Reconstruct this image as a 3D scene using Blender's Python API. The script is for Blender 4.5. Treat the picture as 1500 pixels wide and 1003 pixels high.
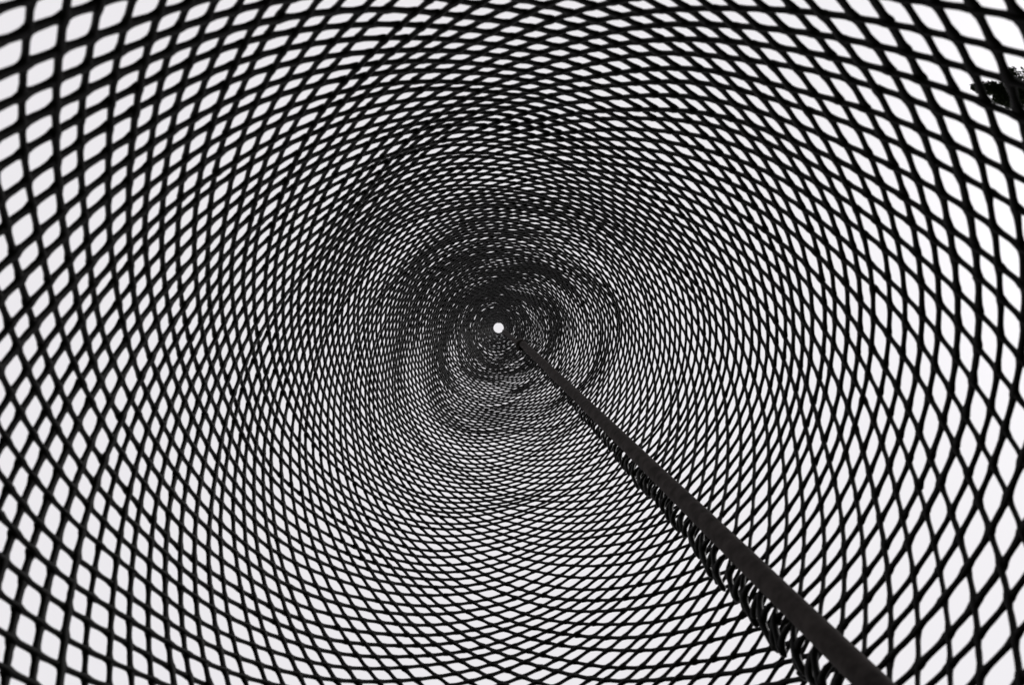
import bpy, math, random
import numpy as np

# ------------------------------------------------------------------ reset
for o in list(bpy.data.objects):
    bpy.data.objects.remove(o)
scene = bpy.context.scene
C = scene.collection
random.seed(7)
rng = np.random.default_rng(11)

U = 0.5                     # metres per cone unit
CAM_H = 0.28                # camera height above the ground, metres
F_PX = 1436.4               # focal length in photo pixels (1500 wide)

# ------------------------------------------------------------------ camera: inside the cone, looking straight up
cam_d = bpy.data.cameras.new("camera")
cam = bpy.data.objects.new("camera", cam_d)
C.objects.link(cam)
cam.location = (0, 0, CAM_H)
cam.rotation_euler = (math.pi, 0, 0)      # looks +Z, image right = +X, image down = +Y
cam_d.sensor_width = 36.0
cam_d.lens = 36.0 * F_PX / 1500.0
cam_d.clip_start = 0.01
cam_d.clip_end = 2000
cam_d.dof.use_dof = True
cam_d.dof.focus_distance = 2.6
cam_d.dof.aperture_fstop = 9.0
scene.camera = cam

# ------------------------------------------------------------------ overcast daylight
SUN_EL, SUN_ROT = math.radians(48), math.radians(105)
world = bpy.data.worlds.new("World")
scene.world = world
world.use_nodes = True
nt = world.node_tree
nt.nodes.clear()
sky = nt.nodes.new("ShaderNodeTexSky")
sky.sky_type = 'NISHITA'
sky.sun_disc = False
sky.sun_elevation = SUN_EL
sky.sun_rotation = SUN_ROT
sky.air_density = 1.0
sky.dust_density = 4.0
grey = nt.nodes.new("ShaderNodeHueSaturation")     # the cloud sheet takes the blue out
grey.inputs["Saturation"].default_value = 0.0
cloud = nt.nodes.new("ShaderNodeMix")
cloud.data_type = 'RGBA'
cloud.inputs["Factor"].default_value = 0.87
cloud.inputs["B"].default_value = (9.3, 9.1, 9.45, 1)
bg = nt.nodes.new("ShaderNodeBackground")
bg.inputs["Strength"].default_value = 0.1
wo = nt.nodes.new("ShaderNodeOutputWorld")
nt.links.new(sky.outputs["Color"], grey.inputs["Color"])
nt.links.new(grey.outputs["Color"], cloud.inputs["A"])
nt.links.new(cloud.outputs["Result"], bg.inputs["Color"])
nt.links.new(bg.outputs["Background"], wo.inputs["Surface"])

sun_d = bpy.data.lights.new("sun", 'SUN')
sun_d.energy = 0.8
sun_d.angle = math.radians(20)
sun_d.color = (1.0, 0.98, 0.96)
sun = bpy.data.objects.new("sun", sun_d)
C.objects.link(sun)
from mathutils import Vector
sdir = Vector((math.sin(SUN_ROT) * math.cos(SUN_EL), math.cos(SUN_ROT) * math.cos(SUN_EL), math.sin(SUN_EL)))
sun.rotation_euler = (-sdir).to_track_quat('-Z', 'Y').to_euler()

vs = scene.view_settings
vs.view_transform = 'Standard'
vs.look = 'None'
vs.exposure = 0.0
vs.gamma = 1.0
vs.use_curve_mapping = False

# ------------------------------------------------------------------ materials
def material(name, col, rough=0.6, spec=0.5, var=0.3, scale=40.0, bump=0.0, bump_dist=0.001, col2=None):
    m = bpy.data.materials.new(name)
    m.use_nodes = True
    t = m.node_tree
    b = t.nodes["Principled BSDF"]
    tc = t.nodes.new("ShaderNodeTexCoord")
    n = t.nodes.new("ShaderNodeTexNoise")
    n.inputs["Scale"].default_value = scale
    n.inputs["Detail"].default_value = 6
    t.links.new(tc.outputs["Object"], n.inputs["Vector"])
    r = t.nodes.new("ShaderNodeValToRGB")
    c2 = col2 or tuple(c * (1 + var) for c in col)
    r.color_ramp.elements[0].color = tuple(c * (1 - var) for c in col) + (1,)
    r.color_ramp.elements[0].position = 0.3
    r.color_ramp.elements[1].color = tuple(c2) + (1,)
    r.color_ramp.elements[1].position = 0.7
    t.links.new(n.outputs["Fac"], r.inputs["Fac"])
    t.links.new(r.outputs["Color"], b.inputs["Base Color"])
    b.inputs["Roughness"].default_value = rough
    b.inputs["Specular IOR Level"].default_value = spec
    if bump:
        bp = t.nodes.new("ShaderNodeBump")
        bp.inputs["Strength"].default_value = bump
        bp.inputs["Distance"].default_value = bump_dist
        t.links.new(n.outputs["Fac"], bp.inputs["Height"])
        t.links.new(bp.outputs["Normal"], b.inputs["Normal"])
    return m

M_STRAND = material("black_painted_steel", (0.0032, 0.0027, 0.0024), rough=0.48, spec=0.11, var=0.35, scale=60, bump=0.25, bump_dist=0.0006)
M_POLE = material("weathered_pole", (0.050, 0.042, 0.041), rough=0.8, spec=0.06, var=0.45, scale=45, bump=0.35, bump_dist=0.0008)
M_POLE2 = material("weathered_pole_upper", (0.050, 0.042, 0.041), rough=0.8, spec=0.06, var=0.25, scale=55, bump=0.35, bump_dist=0.0008)
M_BARK = material("bark", (0.06, 0.048, 0.04), rough=0.9, spec=0.2, var=0.4, scale=12, bump=0.6, bump_dist=0.01)
M_LEAF = material("leaf", (0.022, 0.03, 0.015), rough=0.9, spec=0.05, var=0.4, scale=3)
M_GROUND = material("lawn_ground", (0.05, 0.065, 0.03), rough=0.95, spec=0.1, var=0.4, scale=1.7, bump=0.6, bump_dist=0.02)

# ------------------------------------------------------------------ mesh helpers
def link(name, me, parent=None):
    o = bpy.data.objects.new(name, me)
    C.objects.link(o)
    if parent is not None:
        o.parent = parent
    return o

def mesh_np(name, V, Fq, mat, smooth=True):
    """V (n,3) float, Fq (m,4) int quads; a quad whose last index repeats is not used here."""
    me = bpy.data.meshes.new(name)
    nv, nf = len(V), len(Fq)
    k = Fq.shape[1]
    me.vertices.add(nv)
    me.vertices.foreach_set("co", np.ascontiguousarray(V, dtype=np.float32).ravel())
    me.loops.add(nf * k)
    me.loops.foreach_set("vertex_index", np.ascontiguousarray(Fq, dtype=np.int32).ravel())
    me.polygons.add(nf)
    me.polygons.foreach_set("loop_start", np.arange(nf, dtype=np.int32) * k)
    me.polygons.foreach_set("loop_total", np.full(nf, k, dtype=np.int32))
    me.update(calc_edges=True)
    me.materials.append(mat)
    if smooth:
        me.polygons.foreach_set("use_smooth", np.ones(nf, dtype=bool))
    return me

def tube_faces(rings, sides, base=0):
    i = np.arange(rings - 1)[:, None] * sides
    j = np.arange(sides)[None, :]
    j2 = (j + 1) % sides
    f = np.stack([i + j, i + j2, i + sides + j2, i + sides + j], -1).reshape(-1, 4) + base
    return f

def tagged(o, label, cat, group=None):
    o["label"] = label
    o["category"] = cat
    if group:
        o["group"] = group
    return o

# ------------------------------------------------------------------ ground
g = 300.0
ground = link("ground", mesh_np("ground", np.array([(-g, -g, 0), (g, -g, 0), (g, g, 0), (-g, g, 0)], float),
                                np.array([[0, 1, 2, 3]]), M_GROUND, False))
ground["kind"] = "structure"

# ------------------------------------------------------------------ the rolled mesh cone
# A flat sheet of diamond mesh rolled into a tall narrow cone: straight strands on the flat
# sheet (two families) are bent over a developable cone whose two edges overlap at a seam.
ZA = 10.0
Q = dict(tx=-0.0248618, ty=-0.0368086, al=0.108906, apx=730.003, apy=478.152, c2=-0.0223839, s2=-0.0110276, c3=0.00935387, s3=0.00633585, l=-0.04)
# how the sheet was stretched when it was rolled
ST = ((-0.08762, -0.15079, -0.07170, 0.07963), (0.04560, 0.10203, 0.12750, 0.10436))
FA = np.array([0.036052, -0.043511])        # lattice step along family one, on the flat sheet
FB = np.array([-0.044485, -0.037299])       # lattice step along family two
SEAM = math.radians(46)
S_TIP = 0.50
PHI_HEM, PHI_OUT = math.pi - 0.085, -math.pi - 0.12
RC, HEM = 0.062, 0.120             # the inner edge curls back round itself

AX = np.array([Q['tx'], Q['ty'], 1.0]); AX /= np.linalg.norm(AX)
r0 = np.array([-math.cos(SEAM), -math.sin(SEAM), 0.0])
UU = r0 - AX * (r0 @ AX); UU /= np.linalg.norm(UU)
VV = np.cross(AX, UU)
APEX = np.array([(Q['apx'] - 750) / F_PX * ZA, (Q['apy'] - 501.5) / F_PX * ZA, ZA])

def alpha(ph):
    return Q['al'] * (1 + Q['c2'] * np.cos(2 * ph) + Q['s2'] * np.sin(2 * ph) + Q['c3'] * np.cos(3 * ph)
                      + Q['s3'] * np.sin(3 * ph) + Q['l'] * ph)

PHG = np.linspace(-math.pi - 0.8, math.pi + 0.8, 1441)
_a = alpha(PHG)
_w = np.sqrt(np.sin(_a) ** 2 + np.gradient(_a, PHG) ** 2)
PSG = np.r_[0, np.cumsum((_w[1:] + _w[:-1]) / 2 * np.diff(PHG))]
PSG -= np.interp(0, PHG, PSG)
PSI_HEM = np.interp(PHI_HEM, PHG, PSG)
PSI_IN = PSI_HEM + 0.12
PSI_OUT = np.interp(PHI_OUT, PHG, PSG)

# hand-rolled sheet: shallow dents and ripples
DENTS = []
for k in range(26):
    lam = rng.uniform(0.4, 2.0)
    DENTS.append((2 * math.pi / lam, int(rng.integers(1, 8)), rng.uniform(0, 6.28), rng.uniform(0, 6.28), 0.0020 * lam ** 1.05 * rng.uniform(.4, 1.2)))
def dent(s, ph):
    d = np.zeros_like(s)
    for kz, m, p1, p2, a in DENTS:
        d += a * np.sin(kz * s + p1) * np.cos(m * ph + p2)
    return d * np.clip((s - 0.5) / 1.5, 0.15, 1)

def roll(Y, extra=None):
    s = np.hypot(Y[:, 0], Y[:, 1])
    ph = np.interp(np.arctan2(Y[:, 1], Y[:, 0]), PSG, PHG)
    a = alpha(ph)
    R = s * np.sin(a) + dent(s, ph)
    rc = RC * np.clip((s - 3.5) / 4.5, 0.12, 1.1) * (1 + 0.10 * np.sin(s * 5.1 + 1) + 0.08 * np.sin(s * 13.7))
    sg = np.maximum(0, (ph - PHI_HEM) * R)
    ph = np.where(sg > 0, PHI_HEM + rc * np.sin(np.minimum(sg / rc, 3.4)) / R, ph)
    R = R + np.where(sg > 0, rc * (1 - np.cos(np.minimum(sg / rc, 3.4))), 0)
    X = APEX - AX * (s * np.cos(a))[:, None] + (np.cos(ph)[:, None] * UU + np.sin(ph)[:, None] * VV) * R[:, None]
    X = X * U
    X[:, 2] += CAM_H
    return X

def stretch(W):
    Xc = np.clip(W[:, 0], 4.0, 9.3); Yc = np.clip(W[:, 1], -2.3, 2.3)
    x = (Xc - 6) / 4; y = Yc / 1.5
    ex, ey = W[:, 0] - Xc, W[:, 1] - Yc
    out = W.copy()
    for r, (p, q_, m, c) in enumerate(ST):
        out[:, r] += p * x * x + q_ * x * y + m * y * y + c * y ** 3 \
            + ex * (2 * p * x + q_ * y) / 4 + ey * (q_ * x + 2 * m * y + 3 * c * y * y) / 1.5
    return out

def surf(Y):
    h = 0.004
    ex = np.array([h, 0]); ey = np.array([0, h])
    P = roll(Y)
    dx = roll(Y + ex) - roll(Y - ex)
    dy = roll(Y + ey) - roll(Y - ey)
    n = np.cross(dx, dy)
    n /= np.linalg.norm(n, axis=1)[:, None]
    ph = np.interp(np.arctan2(Y[:, 1], Y[:, 0]), PSG, PHG)
    outw = np.cos(ph)[:, None] * UU + np.sin(ph)[:, None] * VV
    n *= np.sign((n * outw).sum(1))[:, None]
    return P, n                      # n points out of the cone

def inside(Y, hem=1.0):
    s = np.hypot(Y[:, 0], Y[:, 1])
    psi = np.arctan2(Y[:, 1], Y[:, 0])
    z = roll(Y)[:, 2]
    return (s > S_TIP) & (psi < PSI_HEM + HEM * hem * np.clip((s - 3.5) / 4.5, 0.12, 1.1) / s) & (psi > PSI_OUT) & (z > 0.0)

W0, T0 = 0.0136 * U, 0.0082 * U      # strand width in the sheet, thickness through it
SIDES = 8
KB = 0.12
TH = np.arange(SIDES) * 2 * math.pi / SIDES + math.pi / 8

Minv = np.linalg.inv(np.stack([FA, FB], 1))
# lattice index ranges that cover the sector
ps = np.linspace(PSI_OUT, PSI_IN, 60)
corner = np.concatenate([np.stack([r * np.cos(ps), r * np.sin(ps)], 1) for r in (S_TIP, 10.9)])
target_c = corner.copy()
for _ in range(40):
    corner = corner + 0.5 * (target_c - stretch(corner))
ij = corner @ Minv.T
i0, i1 = math.floor(ij[:, 0].min()) - 1, math.ceil(ij[:, 0].max()) + 1
j0, j1 = math.floor(ij[:, 1].min()) - 1, math.ceil(ij[:, 1].max()) + 1
# each strand was cut with its own spacing and width; family one wanders more
JA = rng.normal(0, 0.042, j1 - j0 + 1)
JB = rng.normal(0, 0.03, i1 - i0 + 1)
WA = np.clip(rng.normal(1, 0.13, j1 - j0 + 1), .7, 1.35)
WB = np.clip(rng.normal(1, 0.10, i1 - i0 + 1), .7, 1.35)

def strand(fam, idx):
    if fam == 0:
        d, base, off, wid = FA, FB * (idx + JA[idx - j0]), JB, WA[idx - j0]
        t0, t1, o0 = i0, i1, i0
        lift = 0.0
    else:
        d, base, off, wid = FB, FA * (idx + JB[idx - i0]), JA, WB[idx - i0]
        t0, t1, o0 = j0, j1, j0
        lift = -0.0006 * U
    fr = np.array([0, .09, .18, .30, .5, .70, .82, .91])
    sub = 8
    cross = np.arange(t0, t1 + 1) + off                      # where the other family crosses
    tt = np.concatenate([cross[:-1, None] + np.diff(cross)[:, None] * fr[None, :]]).ravel()
    rel = np.tile(fr, len(cross) - 1)
    near = np.minimum(rel, 1 - rel)
    # slow wander of the strand on the sheet
    ph1, ph2 = rng.uniform(0, 6.28, 2)
    perp = np.array([-d[1], d[0]]) / np.linalg.norm(d)
    wob = 0.0011 * np.sin(tt * 0.9 + ph1) + 0.0014 * np.sin(tt * 0.37 + ph2)
    Y = base[None] + tt[:, None] * d[None] + wob[:, None] * perp[None]
    # strands run side by side for a moment at each bond, as in expanded metal
    gap = np.repeat(np.diff(cross), sub)
    bend = -KB * np.sin(2 * math.pi * rel) / (2 * math.pi) * gap
    Y += bend[:, None] * ((FA - FB) / 2 * (1 if fam == 0 else -1))[None]
    Y = stretch(Y)
    m = Y[:, 0] > 0.2
    Y, tt, near = Y[m], tt[m], near[m]
    if len(Y) < 4:
        return None
    ins = inside(Y, rng.uniform(.5, 1.12))
    idxs = np.flatnonzero(ins)
    if len(idxs) < 4:
        return None
    runs = np.split(idxs, np.flatnonzero(np.diff(idxs) > 1) + 1)
    run = max(runs, key=len)
    if len(run) < 4:
        return None
    Y, tt, near = Y[run], tt[run], near[run]
    P, n = surf(Y)
    lift = lift + U * (rng.normal(0, 0.0015) + 0.0013 * np.sin(tt * 0.21 + ph1) + 0.0009 * np.sin(tt * 0.63 + ph2))
    P = P + n * lift[:, None]
    lift = 0.0
    tau = np.gradient(P, axis=0)
    tau /= np.linalg.norm(tau, axis=1)[:, None]
    b = np.cross(n, tau)
    b /= np.linalg.norm(b, axis=1)[:, None]
    sY = np.hypot(Y[:, 0], Y[:, 1])
    phY = np.interp(np.arctan2(Y[:, 1], Y[:, 0]), PSG, PHG)
    k7 = np.clip((sY - 4) / 4.5, 0, 1); k7 = k7 * k7 * (3 - 2 * k7)
    thick = (0.91 + 0.12 * k7 - 0.07 * np.exp(-((sY - 6.0) / 1.3) ** 2)) * (1.0 + (0.02 + 0.05 * k7) * np.cos(phY - 0.45))     # varied by height; thinned on the bright side to imitate sky glare
    hemk = np.clip((phY - PHI_HEM) / 0.02, 0, 1) * np.clip((sY - 4) / 3, 0, 1)
    thick = thick * (1 + 0.45 * hemk)
    w = thick * U * (0.0146 if fam == 0 else 0.0098) * wid * (1 + 0.65 * np.exp(-(near / 0.18) ** 2)) * (1 + 0.06 * rng.normal(size=len(P)))
    t = thick * U * (0.0104 if fam == 0 else 0.0117) * (1 + 0.22 * np.exp(-(near / 0.2) ** 2))
    tp = np.ones(len(P)); tp[0] = tp[-1] = 0.35
    tilt = 0.0
    bb = b * math.cos(tilt) + n * math.sin(tilt)
    nn = n * math.cos(tilt) - b * math.sin(tilt)
    ct, st = np.cos(TH), np.sin(TH)
    V = (P + n * lift)[:, None, :] + bb[:, None, :] * (ct[None, :] * (w * tp / 2)[:, None])[..., None] \
        + nn[:, None, :] * (st[None, :] * (t * tp / 2)[:, None])[..., None]
    nr = len(P)
    F = tube_faces(nr, SIDES)
    V = V.reshape(-1, 3)
    # how much of it shows in the photo: projected length inside the frame
    px = 750 + F_PX * P[:, 0] / np.maximum(P[:, 2] - CAM_H, 1e-3)
    py = 501.5 + F_PX * P[:, 1] / np.maximum(P[:, 2] - CAM_H, 1e-3)
    vis = (P[:, 2] - CAM_H > 0.05) & (px > 0) & (px < 1500) & (py > 0) & (py < 1003)
    seg = np.hypot(np.diff(px), np.diff(py)) * vis[1:] * W0 * F_PX / np.maximum(P[1:, 2] - CAM_H, 1e-3)
    return V, F, float(seg.sum())

strands = []
for j in range(j0, j1 + 1):
    r = strand(0, j)
    if r: strands.append(r)
for i in range(i0, i1 + 1):
    r = strand(1, i)
    if r: strands.append(r)
strands.sort(key=lambda r: -r[2])

cone = bpy.data.objects.new("mesh_cone", None)
C.objects.link(cone)
base_c = roll(np.array([[10.5, 0.0]]))[0]
tagged(cone, "tall black diamond mesh rolled into a narrow cone around the viewer", "mesh cone")
for V, F, a in strands[:300]:
    link("strand", mesh_np("strand", V, F, M_STRAND), cone)
rest_v, rest_f, nb = [], [], 0
for V, F, a in strands[300:]:
    rest_v.append(V); rest_f.append(F + nb); nb += len(V)
if rest_v:
    o = link("small_strands", mesh_np("small_strands", np.concatenate(rest_v), np.concatenate(rest_f), M_STRAND), cone)
    o["kind"] = "stuff"
# wire hoop that holds the open tip
pt = np.linspace(PSI_OUT + 0.02, PSI_OUT + 0.02 + (np.interp(math.pi, PHG, PSG) - np.interp(-math.pi, PHG, PSG)), 49)[:-1]
hp = roll(np.stack([S_TIP * np.cos(pt), S_TIP * np.sin(pt)], 1))
hc = hp.mean(0)
hd = hp - hc
hd /= np.linalg.norm(hd, axis=1)[:, None]
hp = hc + hd * np.linalg.norm(hp - hc, axis=1).mean()
hv = []
for a8 in np.arange(8) * math.pi / 4:
    hv.append(hp + (hd * math.cos(a8) + AX[None] * math.sin(a8)) * 0.0055 * U)
hv = np.stack(hv, 1).reshape(-1, 3)
hf = tube_faces(49, 8) % (48 * 8)
link("tip_hoop", mesh_np("tip_hoop", hv, hf, M_STRAND), cone)
print("strands", len(strands), "tris", sum(len(s[1]) for s in strands) * 2, i0, i1, j0, j1)

# ------------------------------------------------------------------ the pole along the seam
def lathe(pts, rad, sides=28, wob=0.0):
    pts = np.asarray(pts, float); rad = np.asarray(rad, float)
    t = np.gradient(pts, axis=0); t /= np.linalg.norm(t, axis=1)[:, None]
    ref = np.array([1.0, 0, 0])
    e1 = np.cross(t, ref); e1 /= np.linalg.norm(e1, axis=1)[:, None]
    e2 = np.cross(t, e1)
    th = np.arange(sides) * 2 * math.pi / sides
    V = pts[:, None] + (e1[:, None] * np.cos(th)[None, :, None] + e2[:, None] * np.sin(th)[None, :, None]) * rad[:, None, None]
    return V.reshape(-1, 3), tube_faces(len(pts), sides)

def ray(px, py, z):           # point that the cone unit depth z puts at a photo direction, metres
    return np.array([(px - 750) / F_PX * z * U, (py - 501.5) / F_PX * z * U, z * U + CAM_H])

PA, PB = ray(762, 500, 7.75), ray(1278, 1003, 1.72)     # leans along the inside of the seam
def pole_pt(z):
    k = (z - 7.75) / (1.72 - 7.75)
    return PA + (PB - PA) * k

pole = bpy.data.objects.new("pole", None)
C.objects.link(pole)
pb = pole_pt(-CAM_H / U)
pole.location = pb
pole["label"] = "slender dark grey pole leaning along the inside of the mesh cone"
pole["category"] = "pole"
PR = 0.0275 * U
def pole_tube(name, a, b, r, mat, n=60, close=True):
    t = np.linspace(0, 1, n)
    pts = a[None] * (1 - t)[:, None] + b[None] * t[:, None]
    bow = np.sin(t * math.pi) * 0.002
    pts[:, 0] += bow
    rad = np.full(n, r) * (1 + 0.012 * np.sin(t * 37) + 0.008 * np.sin(t * 91 + 1))
    L = b - a; L /= np.linalg.norm(L)
    # rounded closed ends
    pts = np.concatenate([[pts[0]], pts, [pts[-1] + L * r * .25, pts[-1] + L * r * .3]])
    rad = np.concatenate([[r * .02], rad, [r * .8, r * .02]])
    V, F = lathe(pts, rad)
    return link(name, mesh_np(name, V - np.array(pole.location), F, mat), pole)
a_ = pole_pt(-CAM_H / U); b_ = pole_pt(7.75)
pole_tube("lower_tube", a_, b_, PR, M_POLE)
side = np.array([-0.62, 0.78, 0]) * PR * 0.9
c_ = pole_pt(7.5) + side; d_ = ray(739, 486, 9.05)
pole_tube("upper_tube", c_, d_, PR * 0.72, M_POLE2, 24)
# strap that ties the two tubes together
mid = (pole_pt(7.65) + c_) / 2
tt = np.linspace(-1, 1, 8)
L = (b_ - a_) / np.linalg.norm(b_ - a_)
pts = mid[None] + L[None] * (tt * 0.022)[:, None]
V, F = lathe(pts, np.array([.2, 1.55, 1.62, 1.62, 1.62, 1.62, 1.55, .2]) * PR, 20)
link("clamp", mesh_np("clamp", V - np.array(pole.location), F, M_POLE2), pole)

# ------------------------------------------------------------------ tree outside, one branch reaching over the cone
rng = np.random.default_rng(5)
tree = bpy.data.objects.new("tree", None)
C.objects.link(tree)
TB = np.array([8.2, -4.3, 0.0])
tree.location = TB
tagged(tree, "leafy tree outside the cone with one dark branch tip showing at the right edge", "tree")

def limb(pts, r0, r1, name, sides=10):
    pts = np.asarray(pts, float)
    k = len(pts)
    tt = np.linspace(0, 1, k * 5)
    xs = np.linspace(0, 1, k)
    P = np.stack([np.interp(tt, xs, pts[:, c]) for c in range(3)], 1)
    P[1:-1] = (P[:-2] + P[1:-1] * 2 + P[2:]) / 4
    V, F = lathe(P, r0 + (r1 - r0) * tt, sides)
    return link(name, mesh_np(name, V - TB, F, M_BARK), tree)

limb([TB, TB + (0.1, 0.05, 3), TB + (-0.05, 0.1, 6), TB + (0.1, 0, 9.2), TB + (0, 0, 11)], 0.2, 0.03, "trunk")
def cam_pt(px, py, h):
    return np.array([(px - 750) / F_PX * h, (py - 501.5) / F_PX * h, h + CAM_H])
H = 8.0
tip = cam_pt(1446, 128, H)
br = [TB + (0, 0.05, 6.6), TB + (-1.6, 0.75, 7.2), cam_pt(1580, 138, H - .05), cam_pt(1500, 131, H), tip]
limb(br, 0.07, 0.014, "branch", 8)
lv = []
def leaf(c, size):
    d = rng.normal(size=3); d /= np.linalg.norm(d)
    e = np.cross(d, rng.normal(size=3)); e /= np.linalg.norm(e)
    l, w = size * rng.uniform(.7, 1.3), size * rng.uniform(.3, .55)
    lv.append(np.array([c - d * l / 2, c + e * w / 2, c + d * l / 2, c - e * w / 2]))
def clump(c, r, n, size):
    for _ in range(n):
        p = rng.normal(size=3); p *= r * rng.uniform(0, 1) ** .5 / np.linalg.norm(p)
        leaf(c + p, size)
# foliage on the branch that shows
for px, py, r, n in ((1436, 128, .022, 60), (1443, 130, .035, 110), (1452, 130, .045, 170), (1462, 131, .045, 190), (1472, 133, .05, 210),
                     (1482, 137, .075, 330), (1492, 142, .09, 420), (1501, 138, .11, 480), (1512, 140, .12, 500),
                     (1488, 107, .04, 70), (1483, 117, .04, 70), (1495, 115, .05, 110), (1476, 147, .04, 80), (1468, 149, .03, 45), (1484, 150, .04, 80),
                     (1530, 120, .14, 400), (1550, 150, .16, 500), (1530, 165, .10, 260)):
    clump(cam_pt(px - 9, py - 1, H + rng.normal() * .04), r * 1.25, int(n * 2.2), 0.030)
# the rest of the crown, on side limbs
for k in range(34):
    a = rng.uniform(0, 6.28); h = rng.uniform(3.6, 10.4)
    rr = 2.1 * math.sqrt(max(0.05, 1 - ((h - 6.4) / 4.6) ** 2)) * rng.uniform(.45, 1)
    e = TB + np.array([math.cos(a) * rr, math.sin(a) * rr, h])
    if e[0] < 0.56 * h + .5:
        continue
    limb([TB + (0, 0, h - .7), TB + (math.cos(a) * rr * .5, math.sin(a) * rr * .5, h - .35), e], 0.04, 0.008, "limb", 6)
    for q in range(5):
        clump(e + rng.normal(size=3) * .28 - np.array([math.cos(a), math.sin(a), .2]) * rng.uniform(0, .7), .32, 130, 0.06)
Lv = np.concatenate(lv)
link("crown", mesh_np("crown", Lv - TB, np.arange(len(Lv)).reshape(-1, 4), M_LEAF, False), tree)
